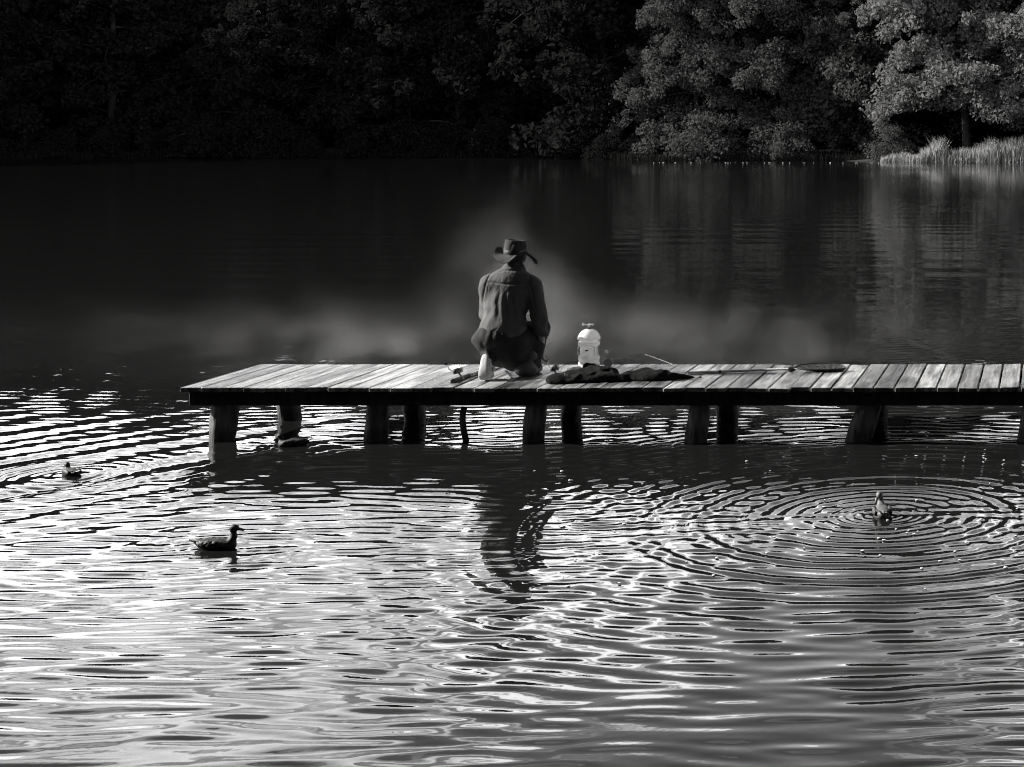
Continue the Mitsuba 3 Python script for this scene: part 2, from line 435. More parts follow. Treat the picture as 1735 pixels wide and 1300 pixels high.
def man(key, fn, lo, hi, step, mat, fold=0.0, seed=1):
    def g(p):
        d = fn(p)
        if fold:                                                    # drape: long creases fanning down from the shoulders, short ones round the sleeves
            w = meshkit.fbm(p * 4.5, 2, seed)
            e = meshkit.noise(p * np.array([5, 5, 3.5]) + 11, seed + 2)
            x, z = p[..., 0], p[..., 2]
            drape = np.sin((x * (1.25 - 0.5 * z) + 0.22 * z * np.tanh(x * 9)) * 52 + 9 * w)
            sleeve = np.sin(z * 62 + x * 16 + 10 * w)
            k = np.clip((np.abs(x + 0.02) - 0.15) / 0.04, 0, 1)
            soft = meshkit.fbm(p * np.array([8, 8, 6.0]) + 3, 2, seed + 4) - 0.5
            d = d - fold * (np.clip((e - 0.3) * 2, 0, 1) * (drape * (1 - k) * 0.35 + sleeve * k * 0.55) + 0.9 * soft)
        return d
    m = sdf_mesh(g, lo, hi, step)
    put('person__' + key, moved(m, MAN), mat, True)


# torso leans forward a little; x right, y away, z up from the deck
def jacket(p):
    torso = smin([d_ell(p, (-0.015, 0.13, 0.72), (0.20, 0.125, 0.20)), d_ell(p, (-0.052, 0.08, 0.52), (0.170, 0.13, 0.20)), d_ell(p, (-0.055, 0.03, 0.38), (0.195, 0.160, 0.15)),
                  d_cone(p, (-0.01, 0.16, 0.85), (0.0, 0.17, 0.93), 0.085, 0.07), d_cone(p, (-0.19, 0.14, 0.79), (0.165, 0.14, 0.785), 0.072, 0.070)], 0.07)
    la = smin([d_cone(p, (-0.205, 0.13, 0.77), (-0.232, 0.17, 0.52), 0.073, 0.062), d_cone(p, (-0.232, 0.17, 0.52), (-0.13, 0.40, 0.46), 0.062, 0.045)], 0.03)
    ra = smin([d_cone(p, (0.180, 0.13, 0.765), (0.243, 0.10, 0.50), 0.071, 0.058), d_cone(p, (0.243, 0.10, 0.50), (0.232, 0.20, 0.235), 0.056, 0.042)], 0.03)
    yoke = 0.007 * np.exp(-((p[..., 2] - 0.795 - 0.10 * np.abs(p[..., 0])) / 0.007) ** 2) * (np.abs(p[..., 0]) < 0.185)
    yoke = yoke + 0.008 * np.exp(-((np.abs(p[..., 0] + 0.012) - 0.188 - 0.25 * (0.80 - p[..., 2])) / 0.007) ** 2) * np.clip((p[..., 2] - 0.62) / 0.06, 0, 1)
    c = p - np.array([0.0, 0.172, 0.918])
    zc = c[..., 2] + 0.30 * c[..., 1]
    ring = np.hypot(np.hypot(c[..., 0] / 1.08, c[..., 1]) - (0.080 - 0.25 * zc), zc * 0.42) - 0.013
    hz = 0.325 + 0.05 * (meshkit.noise(p * np.array([9, 9, 0.1]), 4) - .5) + 0.25 * np.clip(-p[..., 0] - 0.12, 0, 1)
    hem = -0.016 * np.exp(-((p[..., 2] - hz - 0.02) / 0.035) ** 2) + 0.06 * np.clip((hz - p[..., 2]) / 0.012, 0, 1)
    base = smin([smin([torso, la], 0.06), ra], 0.015) - 0.010 + yoke + hem
    base = base + 0.008 * np.exp(-((zc + 0.040) / 0.008) ** 2) * (np.hypot(c[..., 0], c[..., 1]) < 0.13)
    return np.minimum(base, ring)


man('jacket', jacket, (-0.36, -0.18, 0.16), (0.36, 0.52, 1.02), 0.0072, 'm_jacket', 0.013, 3)


def trousers(p):
    hips = d_ell(p, (-0.085, -0.01, 0.325), (0.205, 0.165, 0.135))
    lt = d_cone(p, (-0.15, 0.0, 0.30), (-0.17, 0.36, 0.13), 0.125, 0.085)
    ls = d_cone(p, (-0.17, 0.36, 0.10), (-0.125, -0.16, 0.165), 0.075, 0.05)
    rt = d_cone(p, (0.05, 0.0, 0.28), (0.17, 0.32, 0.38), 0.13, 0.09)
    rs = d_cone(p, (0.17, 0.32, 0.38), (0.19, 0.05, 0.10), 0.085, 0.078)
    sag = d_ell(p, (0.055, 0.02, 0.18), (0.135, 0.14, 0.145))
    return smin([hips, lt, ls, rt, rs, sag], 0.045)


man('trousers', trousers, (-0.40, -0.30, -0.0), (0.40, 0.52, 0.56), 0.0095, 'm_trousers', 0.018, 8)


def body(p):
    head = smin([d_ell(p, (0.005, 0.20, 1.045), (0.076, 0.092, 0.105)), d_ell(p, (0.012, 0.255, 0.995), (0.055, 0.05, 0.06)), d_cone(p, (0.0, 0.165, 0.88), (0.004, 0.19, 1.0), 0.062, 0.058)], 0.03)
    nose = d_cone(p, (0.014, 0.295, 1.045), (0.016, 0.318, 1.015), 0.010, 0.015)
    ears = np.minimum(d_ell(p, (-0.075, 0.20, 1.02), (0.012, 0.024, 0.034)), d_ell(p, (0.083, 0.20, 1.02), (0.012, 0.024, 0.034)))
    brow = d_cone(p, (-0.03, 0.283, 1.06), (0.055, 0.283, 1.06), 0.012, 0.012)
    trunk = smin([d_cone(p, (0.0, 0.165, 0.90), (-0.04, 0.06, 0.45), 0.055, 0.10), d_cone(p, (-0.19, 0.14, 0.77), (0.17, 0.14, 0.765), 0.045, 0.045),
                  d_cone(p, (0.18, 0.13, 0.765), (0.243, 0.10, 0.50), 0.045, 0.038), d_cone(p, (0.243, 0.10, 0.50), (0.232, 0.20, 0.235), 0.038, 0.028),
                  d_cone(p, (-0.205, 0.13, 0.77), (-0.232, 0.17, 0.52), 0.045, 0.038), d_cone(p, (-0.232, 0.17, 0.52), (-0.10, 0.46, 0.445), 0.038, 0.028)], 0.03)
    def hand(w, d, side):
        d = np.asarray(d, float) / np.linalg.norm(d)
        s = np.asarray(side, float) / np.linalg.norm(side)
        n = np.cross(d, s)
        w = np.asarray(w, float)
        parts = [d_cone(p, w, w + d * 0.075 + s * 0.022, 0.022, 0.017), d_cone(p, w, w + d * 0.078 - s * 0.022, 0.022, 0.017)]
        out = smin(parts, 0.015)
        for k, (o, l) in enumerate(((-0.030, 0.055), (-0.010, 0.068), (0.010, 0.072), (0.029, 0.062))):
            a = w + d * 0.078 + s * o
            b = a + d * l * 0.5 + n * l * 0.22
            c = b + d * l * 0.30 + n * l * 0.42
            out = np.minimum(out, smin([d_cone(p, a, b, 0.0105, 0.0095), d_cone(p, b, c, 0.0095, 0.008)], 0.004))
        a = w + d * 0.025 + s * 0.028
        b = a + d * 0.030 + s * 0.022 + n * 0.012
        return smin([out, smin([d_cone(p, a, b, 0.013, 0.011), d_cone(p, b, b + d * 0.03 + n * 0.012, 0.011, 0.009)], 0.004)], 0.006)
    rh = hand((0.231, 0.205, 0.215), (-0.02, 0.25, -0.95), (-0.35, 0.9, 0.2))
    lh = hand((-0.10, 0.465, 0.445), (0.55, 0.8, -0.15), (0.75, -0.5, 0.3))
    return smin([smin([head, nose, brow], 0.012), ears, trunk, rh, lh], 0.012)


man('body', body, (-0.32, -0.02, 0.02), (0.34, 0.64, 1.20), 0.006, 'm_skin')
man('hair', lambda p: np.maximum(d_ell(p, (0.005, 0.185, 1.04), (0.083, 0.090, 0.105)), np.maximum(p[..., 1] - 0.225, 0.965 - p[..., 2])), (-0.12, 0.06, 0.93), (0.13, 0.26, 1.16), 0.006, 'm_hair')

# hat: brim and crown
HC = np.array([0.003, 0.195, 1.045])
na, nr = 96, 12
ph = np.arange(na) * 2 * np.pi / na
def brim_z(ph, t):
    g = lambda c, w: np.exp(-(np.angle(np.exp(1j * (ph - c))) / w) ** 2)
    return t ** 1.3 * (-0.050 * g(-1.95, 0.7) + 0.075 * g(3.0, 0.55) + 0.055 * g(-0.85, 0.40) - 0.080 * g(0.45, 0.70) - 0.012 + 0.008 * np.sin(5 * ph + 1) * t)
rows = []
for s in (0, 1):
    for k in range(nr):
        t = k / (nr - 1) if s == 0 else 1 - k / (nr - 1)
        ro = 0.182 + 0.010 * np.cos(ph) - 0.012 * np.sin(3 * ph)
        rx, ry = 0.096 + t * (ro - 0.096), 0.108 + t * (ro - 0.108) * 0.9
        z = brim_z(ph, t) - (0.005 if s else 0)
        rows.append(np.stack([rx * np.cos(ph), ry * np.sin(ph), z], 1))
v = np.array(rows).reshape(-1, 3) + HC
put('person__hat', moved(trimesh.Trimesh(*(lambda f: (v, np.vstack([f[:, [0, 1, 2]], f[:, [0, 2, 3]]])))(grid_faces(2 * nr, na, True)), process=False), MAN), 'm_hat', True,
    label='bush hat with curled wide brim')
prof = [(1.0, -0.004), (0.99, 0.02), (0.955, 0.05), (0.90, 0.085), (0.84, 0.112), (0.80, 0.128), (0.76, 0.137), (0.70, 0.137), (0.58, 0.126), (0.4, 0.114), (0.2, 0.108), (0.001, 0.107)]
rows = []
for s, z in prof:
    pinch = 1 + 0.05 * np.cos(2 * ph) * (z / 0.12)
    wob = 0.006 * (meshkit.fbm(np.stack([np.cos(ph) * 2.2, np.sin(ph) * 2.2, np.full(na, z * 22)], 1), 3, 4) - 0.5) * 2
    z *= 0.92
    rr = 0.101 * s
    rows.append(np.stack([(rr + wob * (s > .3)) * np.cos(ph) * pinch, (rr * 1.13 + wob) * np.sin(ph) * pinch, z + 0.05 * wob + (0.012 * np.cos(ph + 2.9) if z > 0.1 else 0 * ph) * s + 0 * ph], 1))
v = np.array(rows).reshape(-1, 3) + HC
put('person__hat__crown', moved(trimesh.Trimesh(*(lambda f: (v, np.vstack([f[:, [0, 1, 2]], f[:, [0, 2, 3]]])))(grid_faces(len(prof), na, True)), process=False), MAN), 'm_hat', True)
band = lathe([(0.1005, 0.012), (0.1015, 0.014), (0.0985, 0.036), (0.0965, 0.038)], 64)
band.vertices *= np.array([1.02, 1.15, 1])
put('person__hat__band', moved(band, MAN + HC), 'm_black', 40)

# left shoe on its tucked toes: the sole faces the camera
def sole_shape():
    out = []
    for t in np.linspace(0, 1, 20):                      # 0 ball of the foot, 1 heel end
        w = np.interp(t, [0, 0.1, 0.3, 0.6, 0.85, 0.95, 1], [0.048, 0.053, 0.047, 0.034, 0.029, 0.025, 0.011])
        c = np.array([-0.085 - 0.035 * t, -0.305 + 0.10 * t ** 1.3 - 0.03 * math.sin(t * 3.1), 0.012 + 0.205 * t])
        out.append((c, w))
    return out
ss = sole_shape()
def shell(th0, th1, cross):
    v = []
    for c, w in ss:
        for a in cross:
            v.append(c + np.array([w * a[0], a[1], 0]))
    n = len(cross)
    f = grid_faces(len(ss), n, True)
    v = np.array(v)
    k = len(v)
    v = np.vstack([v, v[:n].mean(0), v[-n:].mean(0)])
    i = np.arange(n)
    return trimesh.Trimesh(v, np.vstack([f[:, [0, 1, 2]], f[:, [0, 2, 3]], np.stack([np.full(n, k), (i + 1) % n, i], 1), np.stack([np.full(n, k + 1), k - n + i, k - n + (i + 1) % n], 1)]), process=False)
cr = [(-1, .012), (-.97, -.002), (-.85, -.010), (-.3, -.011), (.3, -.011), (.85, -.010), (.97, -.002), (1, .012), (.9, .022), (-.9, .022)]
m = shell(0, 0, cr)
m.invert() if m.volume < 0 else None
put('person__shoe__sole', moved(m, MAN), 'm_sole', 50, label='pale shoe sole facing back')
m = sdf_mesh(lambda p: smin([d_cone(p, (-0.088, -0.265, 0.05), (-0.115, -0.165, 0.172), 0.040, 0.031), d_cone(p, (-0.085, -0.27, 0.042), (-0.085, -0.19, 0.036), 0.040, 0.034)], 0.03), (-0.22, -0.38, -0.02), (0.03, -0.08, 0.26), 0.006)
put('person__shoe', moved(m, MAN), 'm_shoe', True)
m = sdf_mesh(lambda p: np.maximum(smin([d_cone(p, (0.195, -0.02, 0.05), (0.20, 0.20, 0.04), 0.052, 0.042), d_cone(p, (0.193, 0.0, 0.06), (0.19, 0.05, 0.15), 0.055, 0.06), d_ell(p, (0.16, -0.02, 0.06), (0.09, 0.09, 0.065))], 0.03) + 0.006 * (meshkit.noise(p * 28, 4) - .5), 0.004 - p[..., 2]),
             (0.02, -0.16, -0.02), (0.32, 0.30, 0.26), 0.007)
put('person__boot', moved(m, MAN), 'm_boot', True, label='dark boot flat on the planks')

# ------------------------------------------------------------------ things lying on the deck
def deck_pt(px, py, up=0.0):
    y = (CAM_H - DECK - up) * FPX / (py - HY)
    return np.array([(px - HX) * y / FPX, y, DECK + up])


# canister
cc = deck_pt(998, 624)
labels['water_canister'] = {'label': 'big white translucent ribbed canister with domed top standing on the pier', 'category': 'canister'}
prof = [(0.0, 0.004), (0.088, 0.004), (0.094, 0.012), (0.095, 0.045), (0.090, 0.058), (0.086, 0.068), (0.093, 0.080), (0.095, 0.098), (0.088, 0.112), (0.078, 0.122), (0.081, 0.130), (0.076, 0.140), (0.081, 0.150), (0.076, 0.160), (0.081, 0.170), (0.076, 0.180), (0.080, 0.190), (0.076, 0.198),
        (0.082, 0.205), (0.094, 0.212), (0.096, 0.232), (0.092, 0.240), (0.076, 0.246), (0.077, 0.254), (0.098, 0.262), (0.1, 0.278), (0.094, 0.292), (0.086, 0.310), (0.070, 0.330), (0.048, 0.346), (0.022, 0.354)]
put('water_canister__body', lathe(prof, 56, cc), 'm_canister', 40)
put('water_canister__neck', lathe([(0.022, 0.352), (0.021, 0.366), (0.001, 0.366)], 24, cc), 'm_rubber', 40)
put('water_canister__tap', cat(box(cc + (-.008, -.008, .366), cc + (.006, .008, .398), bevel=.002), box(cc + (-.006, -.009, .389), cc + (.040, .009, .400), bevel=.002), tube([cc + (-.006, 0, .394), cc + (-.045, 0, .395)], .0025, 8)), 'm_plastic', 30)
put('water_canister__knob', trimesh.creation.icosphere(2, 0.010).apply_translation(cc + (-.052, 0, .395)), 'm_plastic', True)
for k in (-1, 1):
    put('water_canister__handle', tube(spline([cc + (k * .083, -.02, .12), cc + (k * .086, -.045, .14), cc + (k * .086, -.045, .185), cc + (k * .083, -.02, .205)], 12), .006, 8), 'm_plastic', True)

put('water_canister__seam', tube([cc + (.062, -.056, z) for z in (.125, .16, .2)], .0025, 6), 'm_rubber', True)
put('water_canister__mark', box(cc + (-.012, -.083, .165), cc + (.014, -.078, .175), bevel=.001), 'm_rubber', 30)
# small dark pouch at its foot
pp = deck_pt(1000, 634)
m = sdf_mesh(lambda p: np.maximum(smin([d_ell(p, (0, 0, .04), (.075, .05, .055)), d_ell(p, (.05, .01, .03), (.05, .04, .04)), d_ell(p, (-.02, -.01, .07), (.04, .03, .03))], .02) + .012 * (meshkit.noise(p * 30, 6) - .5), .003 - p[..., 2]), (-.13, -.09, -.02), (.14, .09, .14), .006)
put('tackle_pouch', moved(m, pp), 'm_coat', True, label='small dark crumpled tackle pouch at the foot of the white canister', cat='pouch')
put('tackle_pouch__clasp', cat(box(pp + (-.03, -.056, .06), pp + (.025, -.052, .068), bevel=.001), box(pp + (-.02, -.054, .036), pp + (.01, -.050, .042), bevel=.001)), 'm_steel', 30)

# open bait tin with its lid up
bt = deck_pt(1030, 631.5)
labels['bait_tin'] = {'label': 'small round bait tin with its pale lid standing open beside the canister', 'category': 'tin'}
put('bait_tin__cup', lathe([(.001, .003), (.045, .003), (.047, .036), (.052, .037), (.052, .040), (.044, .040), (.042, .006), (.001, .006)], 36, bt), 'm_tin', 30)
lid = trimesh.creation.cylinder(.041, .008, sections=40)
lid.apply_transform(trimesh.transformations.rotation_matrix(math.radians(62), [1, 0, 0]))
put('bait_tin__lid', lid.apply_translation(bt + (-.010, .048, .079)), 'm_tin', 30)


def rod(key, butt, dirn, length, label, reel_up, cork=True, lift=0.0, group=None):
    labels[key] = {'label': label, 'category': 'fishing rod'}
    d = np.asarray(dirn, float) / np.linalg.norm(dirn)
    b = np.asarray(butt, float)
    s = np.cross(d, [0, 0, 1.0])
    s /= np.linalg.norm(s)
    up = np.array([0, 0, 1.0])
    def P(t, h=0.0, o=0.0):
        return b + d * t + up * h + s * o
    put(key + '__handle', tube([P(0), P(.012), P(.08), P(.34)], [.015, .020, .019, .017], 16), 'm_rubber', 40)
    put(key + '__butt_cap', tube([P(-.016), P(-.004), P(.0)], [.017, .024, .021], 16), 'm_black', 40)
    put(key + '__grip', tube([P(.34), P(.37), P(.80), P(.84)], [.016, .0175, .015, .010], 16), 'm_cork' if cork else 'm_rubber', 40)
    for t in (.14, .30, .58):
        put(key + '__collar', tube([P(t), P(t + .02)], .021, 16), 'm_steel', 30)
    pts = np.array([P(.84 + (length - .84) * t, lift * t * t) for t in np.linspace(0, 1, 14)])
    put(key + '__blank', tube(pts, np.linspace(.008, .0018, 14), 8), 'm_black', True)
    for t in (1.1, 1.5, 1.9):
        if t < length:
            q = b + d * t + up * (.012 + lift * ((t - .84) / (length - .84)) ** 2)
            r = trimesh.creation.torus(.012, .0018, major_sections=16, minor_sections=6)
            r.apply_transform(trimesh.geometry.align_vectors([0, 0, 1], d))
            put(key + '__guide', r.apply_translation(q), 'm_steel', True)
    # reel on its foot
    rk = key + '__reel'
    k = reel_up
    put(rk, cat(tube([P(.16, .012), P(.165, .045 * k[1], .03 * k[0])], .007, 8), trimesh.creation.capsule(.035, .022, count=[12, 16]).apply_transform(trimesh.geometry.align_vectors([0, 0, 1], d)).apply_translation(P(.15, .06 * k[1], .045 * k[0]))), 'm_rubber', 40)
    put(rk + '__spool', tube([P(.195, .06 * k[1], .045 * k[0]), P(.20, .06 * k[1], .045 * k[0]), P(.225, .06 * k[1], .045 * k[0]), P(.23, .06 * k[1], .045 * k[0])], [.026, .021, .021, .027], 20), 'm_steel', 40)
    arm = spline([P(.15, .06 * k[1], .07 * k[0]), P(.14, .07 * k[1] + .01, .10 * k[0]), P(.12, .115 * k[1] + .01, .105 * k[0])], 10)
    put(rk + '__crank', tube(arm, .0045, 8), 'm_steel', True)
    put(rk + '__knob', tube([arm[-1] - s * .002, arm[-1] + s * .012 * k[0] + up * .004, arm[-1] + s * .03 * k[0] + up * .006], [.008, .014, .012], 12), 'm_black', 40)


b1 = deck_pt(768, 646, 0.016)
e1 = deck_pt(838, 621, 0.02)
rod('fishing_rod', b1, (e1 - b1), 2.6, 'fishing rod with pale cork grip lying left of the kneeling person', (-1, 1), True, 0.06)
b2 = deck_pt(932, 644, 0.016)
rod('fishing_rod_001', b2, (deck_pt(985, 620, 0.02) - b2), 1.9, 'fishing rod with black grip and reel, its butt beside the dark coat', (-0.6, 1.2), True, 0.03)
# third rod, tip raised past the canister
labels['fishing_rod_002'] = {'label': 'thin rod tip raised behind the bait tin with a drooping line', 'category': 'fishing rod'}
q0, q1, q2 = deck_pt(985, 628, 0.02), at(1036, 611, 14.3), at(1092, 600, 15.0)
put('fishing_rod_002__blank', tube(spline([q0, q1, q2], 20), np.linspace(.006, .0022, 20), 8), 'm_black', True)
put('fishing_rod_002__grip', tube([q0 - (q1 - q0) * .35, q0], .012, 12), 'm_cork', 40)
put('fishing_rod_002__line', tube(spline([q2, at(1120, 610, 14.7), at(1152, 623, 14.25)], 12), .0011, 5), 'm_line', True)

# coat
c0 = deck_pt(1000, 645)
def coat(p):
    a = smin([d_ell(p, (-.02, .02, .025), (.29, .17, .055)), d_ell(p, (.05, .10, .06), (.15, .10, .045)), d_ell(p, (-.22, -.10, .015), (.13, .09, .045)), d_cone(p, (.10, -.05, .02), (.30, -.06, .012), .035, .02),
              d_ell(p, (.50, .06, .015), (.20, .13, .05)), d_ell(p, (.46, .10, .05), (.07, .06, .03)), d_ell(p, (.58, .04, .04), (.09, .05, .032)), d_cone(p, (.62, .05, .022), (.92, .10, .012), .032, .012), d_cone(p, (.30, .02, .015), (.5, .04, .02), .05, .03)], .035)
    q = p * np.array([9, 9, 6.0]) + 1.6 * (meshkit.fbm(p * 6, 2, 3)[..., None] - .5)
    return np.maximum(a + .024 * (np.abs(meshkit.noise(q, 2) - .5) * 3 - .7), .004 - p[..., 2])
put('coat', moved(sdf_mesh(coat, (-.42, -.26, -.03), (1.02, .30, .17), .0085), c0), 'm_coat', True, label='dark crumpled coat lying on the planks right of the kneeling person', cat='coat')
put('coat__buckle', cat(box(c0 + (-.175, -.14, .066), c0 + (-.15, -.135, .072), bevel=.001), box(c0 + (-.18, -.142, .064), c0 + (-.174, -.136, .085), bevel=.001)), 'm_steel', 30)

# wire ring
rg = trimesh.creation.torus(.017, .0025, major_sections=28, minor_sections=8)
fc = rg.triangles_center
rg.update_faces(~((fc[:, 0] > 0.004) & (fc[:, 1] < -0.008)))
rg.apply_transform(trimesh.transformations.rotation_matrix(math.radians(65), [1, 0, 0]))
put('wire_ring', rg.apply_translation(deck_pt(964, 630) + (0, 0, .018)), 'm_black', True, label='small open wire ring standing between the second rod and the coat', cat='ring')

# landing net
labels['landing_net'] = {'label': 'landing net with pale metal handle and dark hoop lying along the pier', 'category': 'landing net'}
n0, n1 = deck_pt(1166, 631.5, .012), deck_pt(1338, 625.5, .02)
put('landing_net__handle', tube([n0, n0 + (n1 - n0) * .3, n1], [.010, .011, .0095], 14), 'm_plastic', 40)
put('landing_net__collar', cat(*[tube([n0 + (n1 - n0) * a, n0 + (n1 - n0) * (a + .022)], .015, 14) for a in (.30,)]), 'm_rubber', 40)
put('landing_net__joint', tube([n1 - (.01, 0, 0), n1 + (.02, 0, 0), n1 + (.05, 0, .004)], [.02, .024, .016], 14), 'm_black', 40)
a = np.linspace(0, 2 * np.pi, 50)
hc = n1 + np.array([.27, -.01, .014])
hoop = np.stack([hc[0] - .23 * np.cos(a), hc[1] + .085 * np.sin(a), hc[2] - .004 + .032 * np.maximum(np.sin(a), 0)], 1)
put('landing_net__hoop', tube(hoop, .0055, 8, cap=False), 'm_black', True)
lines = []
nrng = np.random.default_rng(3)
def bag(u, v):
    t = 2 * np.pi * u
    rr = 1 - 0.85 * v
    x = hc[0] - .23 * np.cos(t) * rr + .16 * v
    y = hc[1] + .085 * np.sin(t) * rr - .03 * v
    z = DECK + .006 + (hc[2] - .004 + .032 * max(math.sin(t), 0) - DECK - .006) * (1 - v) ** 3 + .03 * abs(math.sin(9 * t + 7 * v)) * v * (1 - v) * 2
    return (x, y, z)
for i in range(72):
    lines.append(tube([bag(i / 72, v) for v in np.linspace(0, 1, 10)], .0028, 4, cap=False))
for v in np.linspace(.08, 1, 16):
    lines.append(tube([bag(u, v) for u in np.linspace(0, 1, 50)], .0028, 4, cap=False))
m = cat(*lines)
put('landing_net__mesh', m, 'm_net', True)

# ------------------------------------------------------------------ ducks
def duck(key, xy, rz, s, label, pose, mats, cat_='duck'):
    labels[key] = {'label': label, 'category': cat_, 'group': 'ducks on the water'}
    del labels[key]['group']
    # forward +x; water at z = 0
    if pose == 'swim':
        nk = [(0.085, 0, 0.035), (0.105, 0, 0.075), (0.098, 0, 0.115)]
        hd, bl = (0.106, 0, 0.128), [(0.128, 0, 0.124), (0.165, 0, 0.114)]
    elif pose == 'preen':
        nk = [(0.075, 0, 0.04), (0.10, 0.005, 0.085), (0.085, 0.01, 0.122)]
        hd, bl = (0.065, 0.014, 0.122), [(0.052, 0.03, 0.105), (0.036, 0.042, 0.072)]
    else:
        nk = [(0.08, 0, 0.035), (0.09, 0, 0.06), (0.088, 0, 0.075)]
        hd, bl = (0.098, 0.0, 0.082), [(0.118, 0.004, 0.072), (0.150, 0.006, 0.050)]
    put(key, moved(sdf_mesh(lambda p: smin([d_ell(p, (0, 0, 0.018), (0.118, 0.062, 0.046)), d_ell(p, (-0.06, 0, 0.034), (0.075, 0.045, 0.026)), d_cone(p, (-0.10, 0, 0.032), (-0.15, 0, 0.050), 0.022, 0.006),
            d_cone(p, (0.07, 0, 0.02), nk[0], 0.045, 0.030), d_cone(p, nk[0], nk[1], 0.026, 0.017), d_cone(p, nk[1], nk[2], 0.017, 0.016), d_ell(p, hd, (0.030, 0.022, 0.024))], 0.014),
            (-0.19, -0.09, -0.06), (0.17, 0.09, 0.18), 0.0055), (*xy, 0), rz, s), mats[0], True)
    for k in (-1, 1):
        w = sdf_mesh(lambda p: smin([d_ell(p, (-0.015, k * 0.052, 0.034), (0.085, 0.016, 0.028)), d_cone(p, (-0.06, k * 0.045, 0.042), (-0.125, k * 0.018, 0.056), 0.014, 0.004)], 0.012) + 0.004 * (meshkit.noise(p * np.array([45, 45, 90.0]), 3) - .5),
                     (-0.15, -0.09, -0.02), (0.10, 0.09, 0.09), 0.0055)
        put(key + '__wing', moved(w, (*xy, 0), rz, s), mats[1], True)
    b = np.array(bl)
    put(key + '__bill', moved(tube([b[0], (b[0] + b[1]) / 2, b[1]], [.011, .0085, .007], 10), (*xy, 0), rz, s), 'm_bill', True)
    for k in (-1, 1):
        e = np.array(hd) + (0.012, k * 0.020, 0.006)
        put(key + '__eye', moved(trimesh.creation.icosphere(1, 0.0035).apply_translation(e), (*xy, 0), rz, s), 'm_black', True)
    put(key + '__tail', moved(cat(*[tube([(-.13, o, .044), (-.175 + abs(o), o * 1.7, .058)], [.008, .003], 6) for o in (-.014, 0, .014)]), (*xy, 0), rz, s), mats[2], True)


duck('duck', DUCK_S, math.radians(2), 0.98, 'dark duck swimming to the right in profile, nearest to the camera', 'swim', ('m_feather_dark', 'm_feather', 'm_white_feather'))
duck('duck_001', DUCK_L + (0, 0.03), math.radians(140), 0.82, 'black silhouetted duck inside small rings at the far left', 'low', ('m_feather_dark', 'm_feather_dark', 'm_white_feather'))
duck('duck_002', DUCK_R + (0.0, 0.02), math.radians(100), 1.0, 'paler preening duck with bent neck in the middle of wide rings on the right', 'preen', ('m_feather_pale', 'm_feather', 'm_feather_pale'))
duck('duck_003', DUCK_P + (0.0, 0.03), math.radians(188), 0.95, 'mottled duck dabbling under the pier beside a rear post', 'low', ('m_feather_dark', 'm_feather', 'm_white_feather'))

# ------------------------------------------------------------------ trees of the far bank
def quads(c, n, s, r, asp=1.5):
    """Leaf faces at c with normals n and sizes s."""
    n = n / (np.linalg.norm(n, axis=1, keepdims=True) + 1e-9)
    t = np.cross(n, r.normal(size=n.shape))
    t /= np.linalg.norm(t, axis=1, keepdims=True) + 1e-9
    b = np.cross(n, t)
    s = np.broadcast_to(s, (len(c),))[:, None]
    v = np.stack([c + t * s * asp * .5, c + b * s * .5 + n * s * .12, c - t * s * asp * .5, c - b * s * .5 + n * s * .12], 1).reshape(-1, 3)
    k = np.arange(len(c)) * 4
    return v, np.vstack([np.stack([k, k + 1, k + 2], 1), np.stack([k, k + 2, k + 3], 1)])


